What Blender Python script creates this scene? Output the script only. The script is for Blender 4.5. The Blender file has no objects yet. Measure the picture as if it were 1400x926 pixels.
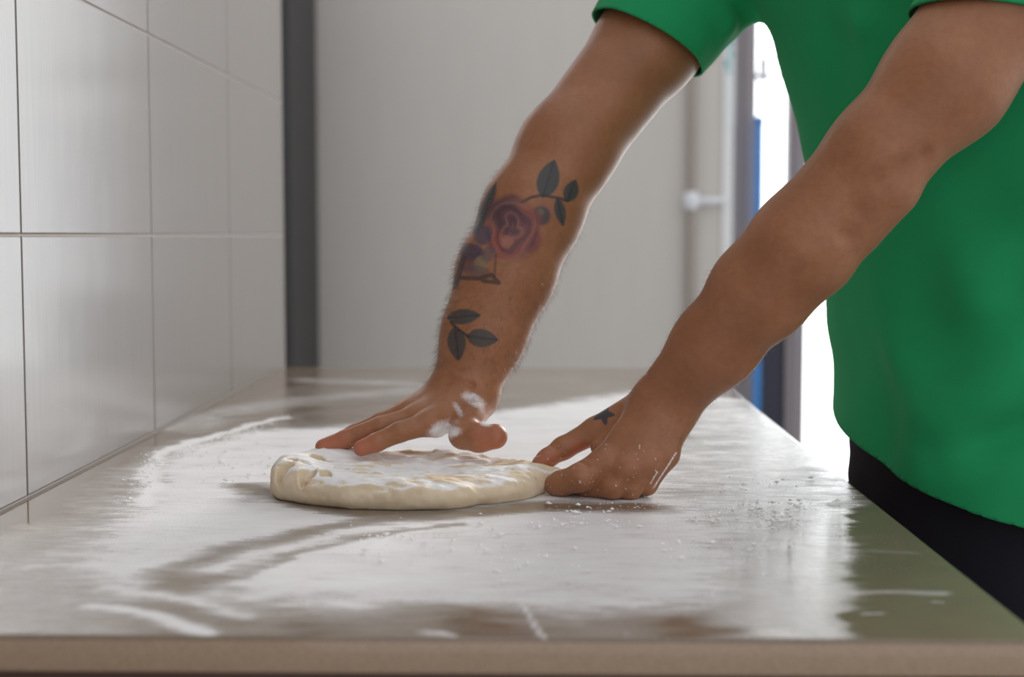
import bpy, bmesh, math, random
import numpy as np
from mathutils import Vector, Matrix

random.seed(7)
RNG = np.random.default_rng(7)
scene = bpy.context.scene
C = scene.collection

# ------------------------------------------------------------------ camera
FPX, PX0, PY0 = 1944.0, 700.0, 463.0          # 50 mm lens on a 1400 x 926 frame
VPX, VPY = 739.0, 322.0                       # where the counter's long edges meet
CAM = np.array([0.0, 0.0, 1.14])
PITCH = math.atan((PY0 - VPY) / FPX)
YAW = math.atan((VPX - PX0) / FPX * math.cos(PITCH))
cam_d = bpy.data.cameras.new('camera')
cam = bpy.data.objects.new('camera', cam_d)
C.objects.link(cam)
cam.location = CAM
cam.rotation_euler = (math.pi / 2 - PITCH, 0, YAW)
cam_d.sensor_width = 36.0
cam_d.lens = 36.0 * FPX / 1400.0
cam_d.clip_start = 0.02
cam_d.dof.use_dof = True
cam_d.dof.focus_distance = 1.30
cam_d.dof.aperture_fstop = 4.2
scene.camera = cam

# ------------------------------------------------------------------ light
world = bpy.data.worlds.new('world')
scene.world = world
world.use_nodes = True
bg = world.node_tree.nodes['Background']
bg.inputs[0].default_value = (0.80, 0.81, 0.84, 1)
bg.inputs[1].default_value = 1.15
sun_d = bpy.data.lights.new('daylight', 'SUN')
sun_d.energy = 2.8
sun_d.angle = math.radians(22)
sun_d.color = (1.0, 0.98, 0.96)
sun = bpy.data.objects.new('daylight', sun_d)
C.objects.link(sun)
sun.location = (3, 4.5, 4)
sun.rotation_euler = Vector((-0.50, -0.80, -0.38)).to_track_quat('-Z', 'Y').to_euler()
# daylight of the street behind the glazed entrance
day_d = bpy.data.lights.new('entrance_daylight', 'AREA')
day_d.shape = 'RECTANGLE'; day_d.size = 2.6; day_d.size_y = 2.7
day_d.energy = 75.0
day_d.color = (1.0, 0.99, 0.99)
day = bpy.data.objects.new('entrance_daylight', day_d)
C.objects.link(day)
day.location = (2.02, 6.15, 1.35)
day.visible_camera = True
day.rotation_euler = (-math.pi / 2, 0, 0)
vs = scene.view_settings
vs.view_transform = 'Standard'
vs.look = 'None'
vs.exposure = 0.0
vs.gamma = 1.0
vs.use_curve_mapping = False

# ------------------------------------------------------------------ helpers
R_ = np.array([math.cos(YAW), math.sin(YAW), 0])
F_ = np.array([-math.sin(YAW) * math.cos(PITCH), math.cos(YAW) * math.cos(PITCH), -math.sin(PITCH)])
U_ = np.cross(R_, F_)

def ray(px, py):
    return R_ * (px - PX0) / FPX + U_ * (PY0 - py) / FPX + F_

def P(px, py, Y):
    d = ray(px, py)
    return CAM + d * (Y / d[1])

def G(px, py, z=0.9):
    d = ray(px, py)
    return CAM + d * ((z - CAM[2]) / d[2])

def project(v):
    q = v - CAM
    w = q @ F_
    return PX0 + FPX * (q @ R_) / w, PY0 - FPX * (q @ U_) / w

def new_obj(name, me, mat=None, parent=None):
    o = bpy.data.objects.new(name, me)
    C.objects.link(o)
    if mat is not None:
        me.materials.append(mat)
    if parent is not None:
        o.parent = parent
    return o

def tag(o, label=None, cat=None, group=None, kind=None):
    if label: o['label'] = label
    if cat: o['category'] = cat
    if group: o['group'] = group
    if kind: o['kind'] = kind
    return o

def empty(name, loc=(0, 0, 0)):
    o = bpy.data.objects.new(name, None)
    o.location = loc
    o.empty_display_size = 0.05
    C.objects.link(o)
    return o

def keep_parent(o, p):
    o.parent = p
    o.matrix_parent_inverse = Matrix.Translation(-Vector(p.location))

def box_mesh(name, x0, x1, y0, y1, z0, z1, bev=0.002, seg=2):
    bm = bmesh.new()
    bmesh.ops.create_cube(bm, size=1)
    for v in bm.verts:
        v.co.x = x0 if v.co.x < 0 else x1
        v.co.y = y0 if v.co.y < 0 else y1
        v.co.z = z0 if v.co.z < 0 else z1
    if bev:
        bmesh.ops.bevel(bm, geom=list(bm.edges), offset=bev, segments=seg, affect='EDGES', profile=0.5)
    me = bpy.data.meshes.new(name)
    bm.to_mesh(me)
    bm.free()
    return me

def box(name, x0, x1, y0, y1, z0, z1, mat, parent=None, bev=0.002):
    o = new_obj(name, box_mesh(name, x0, x1, y0, y1, z0, z1, bev), mat)
    if parent is not None:
        keep_parent(o, parent)
    return o

def tube_mesh(name, pts, r, seg=20, caps=True):
    pts = [Vector(p) for p in pts]
    bm = bmesh.new()
    rings = []
    for i, p in enumerate(pts):
        t = (pts[min(i + 1, len(pts) - 1)] - pts[max(i - 1, 0)]).normalized()
        a = t.orthogonal().normalized()
        if abs(t.z) > 0.9: a = Vector((1, 0, 0))
        a = (a - t * a.dot(t)).normalized()
        b = t.cross(a)
        rr = r[i] if isinstance(r, (list, tuple)) else r
        rings.append([bm.verts.new(p + (a * math.cos(k * 2 * math.pi / seg) + b * math.sin(k * 2 * math.pi / seg)) * rr) for k in range(seg)])
    for i in range(len(rings) - 1):
        for k in range(seg):
            f = bm.faces.new((rings[i][k], rings[i][(k + 1) % seg], rings[i + 1][(k + 1) % seg], rings[i + 1][k]))
            f.smooth = True
    if caps:
        bm.faces.new(rings[0][::-1]); bm.faces.new(rings[-1])
    me = bpy.data.meshes.new(name)
    bm.to_mesh(me); bm.free()
    return me

def np_mesh(name, verts, quads, smooth=True):
    me = bpy.data.meshes.new(name)
    n, m = len(verts), len(quads)
    me.vertices.add(n)
    me.vertices.foreach_set('co', np.ascontiguousarray(verts, dtype=np.float32).ravel())
    me.loops.add(m * 4)
    me.loops.foreach_set('vertex_index', np.ascontiguousarray(quads, dtype=np.int32).ravel())
    me.polygons.add(m)
    me.polygons.foreach_set('loop_start', np.arange(0, m * 4, 4, dtype=np.int32))
    if smooth:
        me.polygons.foreach_set('use_smooth', np.ones(m, dtype=bool))
    me.update(calc_edges=True)
    me.validate()
    return me

def attr(me, name, data):
    a = me.attributes.new(name, 'FLOAT', 'POINT')
    a.data.foreach_set('value', np.ascontiguousarray(data, dtype=np.float32))

def cattr(me, name, data):
    a = me.attributes.new(name, 'FLOAT_COLOR', 'POINT')
    a.data.foreach_set('color', np.ascontiguousarray(data, dtype=np.float32).ravel())

def read_verts(me):
    v = np.empty(len(me.vertices) * 3, dtype=np.float32)
    me.vertices.foreach_get('co', v)
    return v.reshape(-1, 3)

def read_normals(me):
    v = np.empty(len(me.vertices) * 3, dtype=np.float32)
    me.vertices.foreach_get('normal', v)
    return v.reshape(-1, 3)

# value noise in numpy, for outlines and coverage
_perm = RNG.random((64, 64, 64)).astype(np.float32)
def vnoise(p):
    i = np.floor(p).astype(np.int64)
    f = p - i
    f = f * f * (3 - 2 * f)
    out = 0
    for dx in (0, 1):
        for dy in (0, 1):
            for dz in (0, 1):
                w = (f[..., 0] if dx else 1 - f[..., 0]) * (f[..., 1] if dy else 1 - f[..., 1]) * (f[..., 2] if dz else 1 - f[..., 2])
                out = out + w * _perm[(i[..., 0] + dx) % 64, (i[..., 1] + dy) % 64, (i[..., 2] + dz) % 64]
    return out
def fbm(p, o=4):
    s, a, t = 0, 0.5, 0
    for k in range(o):
        s = s + a * vnoise(p * 2 ** k + 17.3 * k); t += a; a *= 0.55
    return s / t

def sstep(a, b, x):   # smooth step; works downwards too
    t = np.clip((x - a) / (b - a), 0, 1)
    return t * t * (3 - 2 * t)

# ------------------------------------------------------------------ materials
class MAT:
    def __init__(s, name):
        s.m = bpy.data.materials.new(name)
        s.m.use_nodes = True
        s.nt = s.m.node_tree
        s.b = s.nt.nodes['Principled BSDF']
        s.out = s.nt.nodes['Material Output']
    def n(s, t, **kw):
        nd = s.nt.nodes.new(t)
        for k, v in kw.items(): setattr(nd, k, v)
        return nd
    def l(s, a, b): s.nt.links.new(a, b)
    def set(s, **kw):
        for k, v in kw.items():
            s.b.inputs[k.replace('_', ' ')].default_value = v
        return s
    def coord(s, scale=(1, 1, 1)):
        tc = s.n('ShaderNodeTexCoord'); mp = s.n('ShaderNodeMapping')
        mp.inputs['Scale'].default_value = scale
        s.l(tc.outputs['Object'], mp.inputs['Vector'])
        return mp.outputs[0]
    def noise(s, vec, scale, detail=4, rough=0.55):
        nd = s.n('ShaderNodeTexNoise')
        nd.inputs['Scale'].default_value = scale
        nd.inputs['Detail'].default_value = detail
        nd.inputs['Roughness'].default_value = rough
        s.l(vec, nd.inputs['Vector'])
        return nd.outputs['Fac']
    def mix(s, fac, a, b):
        nd = s.n('ShaderNodeMix', data_type='RGBA')
        for sock, v in ((nd.inputs[0], fac), (nd.inputs[6], a), (nd.inputs[7], b)):
            if isinstance(v, (int, float)): sock.default_value = v
            elif isinstance(v, tuple): sock.default_value = v + (1,) if len(v) == 3 else v
            else: s.l(v, sock)
        return nd.outputs[2]
    def math(s, op, a, b=0.0, clamp=False):
        nd = s.n('ShaderNodeMath', operation=op); nd.use_clamp = clamp
        for sock, v in ((nd.inputs[0], a), (nd.inputs[1], b)):
            if isinstance(v, (int, float)): sock.default_value = v
            else: s.l(v, sock)
        return nd.outputs[0]
    def rng(s, v, a, b, c=0.0, d=1.0):
        nd = s.n('ShaderNodeMapRange', interpolation_type='SMOOTHSTEP')
        s.l(v, nd.inputs[0])
        for i, q in enumerate((a, b, c, d)): nd.inputs[i + 1].default_value = q
        return nd.outputs[0]
    def att(s, name, col=False):
        nd = s.n('ShaderNodeAttribute'); nd.attribute_name = name
        return (nd.outputs['Color'], nd.outputs['Alpha']) if col else nd.outputs['Fac']
    def bump(s, h, strength=0.3, dist=0.001):
        nd = s.n('ShaderNodeBump')
        nd.inputs['Strength'].default_value = strength
        nd.inputs['Distance'].default_value = dist
        s.l(h, nd.inputs['Height']); s.l(nd.outputs[0], s.b.inputs['Normal'])

def simple(name, col, rough=0.5, var=0.06, scale=40, metallic=0.0, stretch=(1, 1, 1)):
    m = MAT(name)
    nz = m.noise(m.coord(stretch), scale)
    dark = tuple(c * (1 - var) for c in col); light = tuple(min(1, c * (1 + var)) for c in col)
    m.l(m.mix(nz, dark, light), m.b.inputs['Base Color'])
    m.set(Roughness=rough, Metallic=metallic)
    return m.m

M_tile = MAT('glazed_tile')
nz = M_tile.noise(M_tile.coord((6, 60, 0.8)), 6, 5)
M_tile.l(M_tile.mix(nz, (0.185, 0.168, 0.155), (0.235, 0.215, 0.20)), M_tile.b.inputs['Base Color'])
M_tile.set(Roughness=0.16)
M_tile.b.inputs['IOR'].default_value = 1.50
M_tile.bump(M_tile.noise(M_tile.coord((1, 1, 1)), 9, 2), 0.12, 0.002)
M_tile = M_tile.m
M_grout = simple('grout', (0.36, 0.32, 0.29), 0.9, 0.1, 200)
M_panel = simple('pale_wall_paint', (0.60, 0.565, 0.52), 0.45, 0.04, 8, stretch=(2, 2, 0.4))
M_dark = simple('dark_laminate', (0.018, 0.016, 0.017), 0.5, 0.2, 20)
M_white = simple('white_paint', (0.82, 0.82, 0.82), 0.5, 0.02, 10)
M_floor = simple('grey_floor', (0.32, 0.31, 0.30), 0.45, 0.12, 6)
M_pipe = simple('tan_pipe_paint', (0.36, 0.31, 0.27), 0.5, 0.05, 30)
M_clip = simple('white_plastic', (0.78, 0.79, 0.82), 0.35, 0.02, 30)
M_greyp = simple('grey_frame', (0.34, 0.315, 0.34), 0.5, 0.06, 20, stretch=(3, 3, 0.3))
M_taupe = simple('taupe_frame', (0.27, 0.24, 0.245), 0.5, 0.06, 20, stretch=(3, 3, 0.3))
M_blue = simple('blue_plastic', (0.05, 0.26, 0.66), 0.4, 0.05, 20)
M_navyp = simple('navy_panel', (0.035, 0.038, 0.06), 0.5, 0.1, 20)
M_teal = simple('teal_print', (0.08, 0.45, 0.45), 0.6, 0.1, 60)
M_paper = simple('paper', (0.80, 0.82, 0.82), 0.7, 0.02, 30)
M_cab = simple('brown_cabinet', (0.12, 0.055, 0.04), 0.5, 0.2, 12, stretch=(1, 1, 8))
M_steel = simple('brushed_steel', (0.5, 0.5, 0.5), 0.3, 0.05, 60, 1.0)
m = MAT('window_glass')
gl = m.n('ShaderNodeBsdfGlossy'); gl.inputs['Roughness'].default_value = 0.02
tr_ = m.n('ShaderNodeBsdfTransparent')
m.l(m.mix(m.noise(m.coord(), 3), (0.95, 0.97, 0.98), (0.98, 1, 1)), tr_.inputs['Color'])
mx = m.n('ShaderNodeMixShader'); mx.inputs[0].default_value = 0.06
m.l(tr_.outputs[0], mx.inputs[1]); m.l(gl.outputs[0], mx.inputs[2]); m.l(mx.outputs[0], m.out.inputs['Surface'])
M_glass = m.m

# ------------------------------------------------------------------ layout numbers
TOP = 0.90
YF = G(700, 873)[1]                 # near edge of the worktop
XL = G(0, 701)[0]                   # tiled wall
XR = G(1400, 849)[0]                # edge where the person stands
YB = G(700, 504)[1] + 0.02          # far end
print('layout', YF, XL, XR, YB)

# ------------------------------------------------------------------ setting
fl = box('floor', -3.2, 4.2, -2.5, 8.0, -0.05, 0.0, M_floor, bev=0)
tag(fl, 'grey floor of the kitchen', 'floor', kind='structure')
# tiled wall: backing + single tiles
wl = box('wall_left', XL - 0.14, XL - 0.0016, -1.2, YB + 0.02, 0.0, 2.6, M_grout, bev=0)
tag(wl, 'wall of large pale glazed tiles beside the worktop', 'wall', kind='structure')
TW, TH, GJ = 0.432, 0.2395, 0.0022
ytile0 = P(31, 500, 1.0)[0]
dray = ray(31, 400); yj = XL / dray[0] * dray[1]     # a vertical joint of the photograph
n0 = int(math.floor((-1.2 - yj) / TW)) + 1
tile_mesh = box_mesh('tile', -0.008, 0.0, GJ / 2, TW - GJ / 2, GJ / 2, TH - GJ / 2, 0.0013, 2)
tile_mesh.materials.append(M_tile)
y = yj + n0 * TW
while y < YB:
    for r in range(-4, 7):
        z0 = CAM[2] + 0.0005 + (r - 1) * TH
        if z0 < 0.0 or z0 + TH > 2.6: continue
        if y + TW > YB + 0.02:
            w = YB + 0.018 - y
            if w < 0.02: continue
            me = box_mesh('tile_cut', -0.008, 0.0, GJ / 2, w, GJ / 2, TH - GJ / 2, 0.0013, 2)
            me.materials.append(M_tile)
        else:
            me = tile_mesh
        t = bpy.data.objects.new('tile', me)
        C.objects.link(t)
        t.location = (XL, y, z0)
        t.parent = wl
    y += TW
# far end: added dark block for the gap, grey panel, beige wall, pipe
def xat(px, Y): return P(px, 400, Y)[0]
YW = 5.58
wb = box('wall_back', -2.6, xat(986, YW), YW, YW + 0.12, 0.0, 2.6, M_panel, bev=0)
tag(wb, 'plain pale grey wall far behind the worktop', 'wall', kind='structure')
jamb = box('trim_1', xat(986, YW), xat(1000, YW), YW - 0.01, YW + 0.13, 0.0, 2.6, M_white)
tag(jamb, 'white jamb at the end of the pale far wall', 'trim', kind='structure')
YK = 4.75
dk = empty('dark_gap_block', (xat(436, YK) - 0.35, YK + 0.3, 0.0))  # cabinet shape added so the gap beyond the tiles stays dark
tag(dk, 'tall dark block added for the dark gap between tiled wall and pale far wall', 'cabinet')
xk = xat(436, YK + 0.6)
box('body', xk - 0.70, xk, YK + 0.022, YK + 0.6, 0.0, 2.4, M_dark, dk, 0.004)
for k in range(2):
    dd_ = box('door', xk - 0.70 + 0.352 * k, xk - 0.352 + 0.352 * k, YK, YK + 0.02, 0.08, 2.38, M_dark, dk, 0.003)
    hh = new_obj('handle', tube_mesh('handle', [(xk - 0.37 + 0.04 * k, YK, 0.4), (xk - 0.37 + 0.04 * k, YK - 0.03, 0.4), (xk - 0.37 + 0.04 * k, YK - 0.03, 0.6), (xk - 0.37 + 0.04 * k, YK, 0.6)], 0.006, 10), M_steel); hh.parent = dd_
    hh.matrix_parent_inverse = dd_.matrix_parent_inverse
pipe_root = empty('wall_pipe', (xat(944, YW - 0.03), YW - 0.03, 0.0))
tag(pipe_root, 'thin tan pipe running up the pale far wall with a white clip', 'pipe')
pxx = pipe_root.location.x
o = new_obj('tube', tube_mesh('tube', [(0, 0, z) for z in (0.0, 0.8, 1.6, 2.5)], 0.018), M_pipe, pipe_root)
zc = P(944, 275, YW - 0.03)[2]
bmc = tube_mesh('clip', [(0, 0, zc - 0.035), (0, 0, zc - 0.022), (0, 0, zc + 0.022), (0, 0, zc + 0.035)], [0.022, 0.031, 0.031, 0.022])
new_obj('clip', bmc, M_clip, pipe_root)
arm = new_obj('clip_arm', tube_mesh('clip_arm', [(0.0, 0, zc), (0.06, 0.0, zc), (0.125, 0.0, zc + 0.002)], 0.014, 12), M_clip, pipe_root)
# notice stuck on the jamb
nt_ = empty('paper_notice', (xat(994, YW - 0.012), YW - 0.0115, P(990, 110, YW)[2]))
tag(nt_, 'narrow white notice with teal print on the white jamb', 'notice')
nx0, nx1 = xat(987, YW - 0.012), xat(1001, YW - 0.012)
zt, zb = P(990, 30, YW)[2], P(990, 172, YW)[2]
box('sheet', nx0, nx1, YW - 0.0125, YW - 0.0105, zb, zt, M_paper, nt_, 0)
for (a, b, c, d) in ((990, 997, 52, 66), (993, 998, 70, 80), (988, 995, 83, 92), (991, 996, 95, 101)):
    box('print_mark', xat(a, YW - 0.013), xat(b, YW - 0.013), YW - 0.0129, YW - 0.0125, P(990, d, YW)[2], P(990, c, YW)[2], M_teal, nt_, 0)

# glazed entrance seen beyond the beige wall
YD = 5.66
def zat(py, Y=YD): return P(1050, py, Y)[2]
win = empty('window_1', (xat(1050, YD), YD, 0.0))
tag(win, 'grey framed glazed entrance beyond the worktop', 'window', kind='structure')
box('frame_post', xat(1001, YD), xat(1031, YD), YD, YD + 0.08, 0.0, 2.6, M_greyp, win, 0.004)
box('frame_post', xat(1012, YD), xat(1020, YD), YD - 0.015, YD, 0.0, 2.6, M_taupe, win, 0.003)
box('frame_post', xat(1075, YD), xat(1102, YD), YD, YD + 0.08, 0.0, 2.6, M_taupe, win, 0.004)
box('frame_post', xat(1088, YD), xat(1094, YD), YD - 0.012, YD, 0.0, 2.6, M_greyp, win, 0.003)
box('pane', xat(1031, YD), xat(1075, YD), YD + 0.03, YD + 0.036, zat(400), 2.6, M_glass, win, 0)
box('crossbar', xat(1031, YD), xat(1075, YD), YD + 0.02, YD + 0.05, zat(106), zat(100), M_greyp, win, 0.002)
box('kick_panel', xat(1031, YD), xat(1075, YD), YD + 0.02, YD + 0.05, 0.0, zat(400), M_navyp, win, 0.003)
box('handle_plate', xat(1034, YD), xat(1046, YD), YD - 0.01, YD + 0.02, zat(112), zat(78), M_clip, win, 0.003)
bp = empty('blue_pole', (xat(1036, YD - 0.05), YD - 0.05, 0.0))
tag(bp, 'bright blue upright pole leaning in front of the grey entrance frame', 'pole')
new_obj('pole_shaft', tube_mesh('pole_shaft', [(0, 0, z) for z in (0.0, 0.6, 1.2, zat(170))], 0.0155), M_blue, bp)
new_obj('pole_cap', tube_mesh('pole_cap', [(0, 0, zat(172)), (0, 0, zat(163)), (0, 0, zat(160))], [0.017, 0.017, 0.012]), M_blue, bp)
gb = empty('grey_cabinet', (xat(996, YD + 0.2), YD + 0.2, 0.0))
tag(gb, 'slim grey cabinet with a white lid standing outside the entrance frame', 'cabinet')
box('body', xat(980, YD + 0.2), xat(1003, YD + 0.2), YD + 0.15, YD + 0.25, 0.0, zat(172), M_greyp, gb, 0.004)
box('lid', xat(979, YD + 0.2), xat(1004, YD + 0.2), YD + 0.145, YD + 0.255, zat(172), zat(165), M_clip, gb, 0.003)
win2 = empty('window_2', (xat(1250, YD), YD, 0.0))
tag(win2, 'wide shop window to the right of the glazed entrance', 'window', kind='structure')
xe = 3.35
xs_ = [xat(1102, YD), 1.8, 2.6, xe]
for k in range(3):
    box('pane', xs_[k] + (0.0 if k == 0 else 0.02), xs_[k + 1] - 0.02, YD + 0.03, YD + 0.036, 0.12, 2.5, M_glass, win2, 0)
    box('frame_post', xs_[k + 1] - 0.02, xs_[k + 1] + 0.02, YD, YD + 0.08, 0.0, 2.6, M_taupe, win2, 0.004)
box('bottom_rail', xs_[0], xe - 0.02, YD, YD + 0.08, 0.0, 0.12, M_white, win2, 0.004)
box('top_rail', xs_[0], xe - 0.02, YD, YD + 0.08, 2.5, 2.6, M_taupe, win2, 0.004)

# ------------------------------------------------------------------ worktop with flour
def seg_dist(p, a, b):
    ba = b - a
    t = np.clip(((p - a) @ ba) / (ba @ ba), 0, 1)
    return np.linalg.norm(p - a - t[:, None] * ba, axis=1), t

def poly_mask(p, poly, soft):
    """soft inside mask of a polygon on the worktop plane"""
    poly = np.array(poly)
    inside = np.zeros(len(p), bool); dist = np.full(len(p), 9.0)
    for i in range(len(poly)):
        a, b = poly[i], poly[(i + 1) % len(poly)]
        d, _ = seg_dist(p, a, b)
        dist = np.minimum(dist, d)
        cond = (a[1] > p[:, 1]) != (b[1] > p[:, 1])
        xx = (b[0] - a[0]) * (p[:, 1] - a[1]) / (b[1] - a[1] + 1e-12) + a[0]
        inside ^= cond & (p[:, 0] < xx)
    return sstep(-soft, soft, np.where(inside, dist, -dist))

def gp(*pts): return [G(x, y)[:2] for x, y in pts]

nx, ny = 262, 600
b_ = 0.003
gx = np.linspace(XL + b_ * 0.3, XR - b_, nx)
gy = YF + b_ + (YB - YF - 2 * b_) * np.linspace(0, 1, ny) ** 1.25
GX, GY = np.meshgrid(gx, gy, indexing='xy')
tv = np.stack([GX.ravel(), GY.ravel(), np.full(GX.size, TOP)], 1)
idx = np.arange(nx * ny).reshape(ny, nx)
tq = np.stack([idx[:-1, :-1], idx[:-1, 1:], idx[1:, 1:], idx[1:, :-1]], -1).reshape(-1, 4)
loop = np.concatenate([idx[0, :], idx[1:, -1], idx[-1, -2::-1], idx[-2:0:-1, 0]])
V = [tv]; Q = [tq]; base = loop; cnt = len(tv)
lp = tv[loop]
def out_dir(p):
    o = np.zeros_like(p)
    o[:, 0] = np.where(p[:, 0] > XR - b_ * 1.5, 1, 0) - np.where(p[:, 0] < XL + b_, 0.05, 0)
    o[:, 1] = np.where(p[:, 1] < YF + b_ * 1.5, -1, 0) + np.where(p[:, 1] > YB - b_ * 1.5, 1, 0)
    return o
od = out_dir(lp)
for (a, dz) in ((0.38, 0.076), (0.71, 0.29), (0.92, 0.62), (1.0, 1.0), (1.0, 6.6), (0.8, 7.3)):
    ring = lp + od * b_ * a + np.array([0, 0, -b_ * dz])
    V.append(ring)
    cur = np.arange(cnt, cnt + len(loop)); cnt += len(loop)
    Q.append(np.stack([base, cur, np.roll(cur, -1), np.roll(base, -1)], 1))
    base = cur
wt_v = np.concatenate(V); wt_q = np.concatenate(Q)
me = np_mesh('worktop_slab', wt_v, wt_q)
p2 = wt_v[:, :2].astype(np.float64)
p3 = np.concatenate([p2, np.zeros((len(p2), 1))], 1)
warp = np.stack([fbm(p3 * 14 + 3.1, 4) - 0.5, fbm(p3 * 14 + 40.7, 4) - 0.5], 1)
pw = p2 + warp * 0.05
p4 = p3 * np.array([38, 120, 1])
warp2 = np.stack([fbm(p4 + 8.1, 4) - 0.5, fbm(p4 + 60.3, 4) - 0.5], 1)
pw = pw + warp2 * 0.035
fl_ = np.zeros(len(p2))
def lay(mask, val):
    global fl_
    fl_ = fl_ * (1 - mask) + val * mask
def stroke(pts, w, val, soft=0.5, wob=1.0):
    q = p2 + warp * 0.04 * wob + warp2 * 0.012 * wob
    soft = soft * 0.25; w = w * 1.3
    d = np.full(len(q), 9.0)
    g = gp(*pts)
    for a, b in zip(g[:-1], g[1:]):
        d = np.minimum(d, seg_dist(q, a, b)[0])
    lay(1 - sstep(w * soft, w, d), val)
# thin film nearly everywhere, thick in the middle
lay(poly_mask(pw, gp((-60, 850), (120, 660), (330, 545), (470, 512), (760, 512), (1010, 540), (1180, 690), (1180, 835), (800, 862), (200, 866)), 0.03), 0.20)
lay(poly_mask(pw, gp((-120, 880), (-60, 770), (60, 725), (150, 790), (140, 880)), 0.04), 0.36)  # near left corner whitened to stand in for the tiled wall's reflection
lay(poly_mask(pw, gp((95, 770), (165, 690), (215, 622), (330, 588), (470, 583), (700, 560), (890, 532), (1000, 545), (1110, 620), (1150, 690), (1150, 780), (1000, 825), (800, 835), (600, 822), (330, 828), (180, 812)), 0.040), 0.84)
# the polished side near the person is only filmed with flour
lay(poly_mask(pw, gp((960, 880), (960, 800), (1000, 740), (1080, 700), (1180, 700), (1420, 870), (1200, 890)), 0.035), 0.30)
lay(poly_mask(pw, gp((880, 560), (1000, 545), (1160, 680), (1120, 720), (930, 720), (900, 640)), 0.03), 0.60)
stroke([(250, 585), (330, 560), (430, 545), (560, 535)], 0.05, 0.42)
stroke([(420, 520), (520, 523), (600, 528)], 0.04, 0.45)
stroke([(330, 572), (470, 556), (560, 548)], 0.022, 0.15)
# hand swipes that pushed the flour aside
stroke([(880, 694), (740, 694), (620, 702), (500, 700), (400, 683), (350, 665)], 0.030, 0.10, 0.45)
stroke([(620, 704), (500, 712), (400, 730), (310, 752), (240, 782), (250, 805)], 0.024, 0.26, 0.2)
stroke([(560, 722), (430, 740), (350, 765), (300, 795)], 0.010, 0.62, 0.3)
stroke([(640, 716), (500, 733), (390, 755), (330, 790)], 0.010, 0.42, 0.3)
stroke([(230, 800), (300, 790), (330, 805)], 0.018, 0.18, 0.3)
stroke([(190, 690), (215, 622), (300, 592), (390, 572)], 0.012, 0.92, 0.3)
# front sweeps
stroke([(120, 828), (190, 842), (270, 864)], 0.012, 0.90, 0.3)
stroke([(150, 800), (240, 822), (330, 838)], 0.010, 0.75, 0.3)
stroke([(330, 800), (480, 815), (640, 822), (800, 812)], 0.020, 0.78, 0.4)
stroke([(560, 866), (610, 870)], 0.006, 0.7, 0.3)
stroke([(290, 850), (480, 852), (700, 856)], 0.007, 0.10, 0.4)
stroke([(620, 862), (900, 862), (1100, 866)], 0.012, 0.14, 0.3)
lay(poly_mask(pw, gp((1175, 690), (1420, 690), (1500, 900), (1175, 900)), 0.012), 0.03)
stroke([(712, 826), (728, 848), (748, 878)], 0.0022, 0.75, 0.4, 0.1)  # thin pale slanting line at the near edge, a fainter one follows
stroke([(848, 846), (866, 880)], 0.0012, 0.4, 0.4, 0.1)
# streaks on the clean right hand side
stroke([(1165, 813), (1230, 810), (1290, 812)], 0.009, 0.42, 0.1, 0.35)
stroke([(1195, 754), (1255, 757)], 0.007, 0.26, 0.1, 0.35)
stroke([(1140, 700), (1175, 712)], 0.004, 0.45, 0.3)
stroke([(1190, 842), (1205, 842)], 0.003, 0.8, 0.3)
stroke([(1290, 826), (1305, 828)], 0.003, 0.6, 0.3)
flour_at_top = fl_.copy()
fl_[len(tv):] = np.where(wt_v[len(tv):, 2] > TOP - 0.001, fl_[len(tv):] * 0.5, 0)
lit_edge = np.zeros(len(p2)); lit_edge[len(tv) + 3 * len(loop):] = 1.0
attr(me, 'edge', lit_edge)
attr(me, 'flour', fl_)

m = MAT('quartz_worktop')
co = m.coord((1, 1, 1))
nz1 = m.noise(co, 700, 3, 0.7)
nz2 = m.noise(co, 22, 5)
stone = m.mix(m.rng(nz1, 0.35, 0.65), (0.165, 0.120, 0.082), (0.235, 0.178, 0.126))
stone = m.mix(m.rng(nz2, 0.3, 0.7, 0, 0.35), stone, (0.26, 0.185, 0.120))
stone = m.mix(m.att('edge'), stone, m.mix(m.rng(nz1, 0.3, 0.7), (0.35, 0.245, 0.165), (0.45, 0.325, 0.225)))  # sides coloured paler than the top, for the light on the front face
fa = m.att('flour')
# sideways streaks left by the hand, and grain
streak = m.noise(m.coord((9, 90, 1)), 3.2, 6, 0.62)
grain = m.noise(m.coord((1, 1, 1)), 420, 3, 0.7)
patch = m.noise(m.coord((1, 2.2, 1)), 14, 6, 0.65)
h = m.math('ADD', m.math('MULTIPLY', streak, 0.45), m.math('ADD', m.math('MULTIPLY', grain, 0.22), m.math('MULTIPLY', patch, 0.40)))
h = m.math('SUBTRACT', h, 0.535)                       # around zero
amt = m.math('ADD', fa, m.math('MULTIPLY', h, m.math('MULTIPLY', m.math('MULTIPLY', fa, m.math('SUBTRACT', 1.15, fa)), 6.5)))
amt = m.rng(amt, 0.02, 0.98)
m.l(m.mix(amt, stone, (0.83, 0.81, 0.805)), m.b.inputs['Base Color'])
m.l(m.rng(amt, 0.40, 1.0, 0.08, 0.42), m.b.inputs['Roughness'])
m.b.inputs['IOR'].default_value = 1.52
m.bump(m.math('MULTIPLY', m.math('ADD', grain, streak), amt), 0.5, 0.0012)
M_quartz = m.m
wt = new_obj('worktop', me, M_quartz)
tag(wt, 'polished beige stone worktop dusted with white flour', 'worktop')

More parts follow.
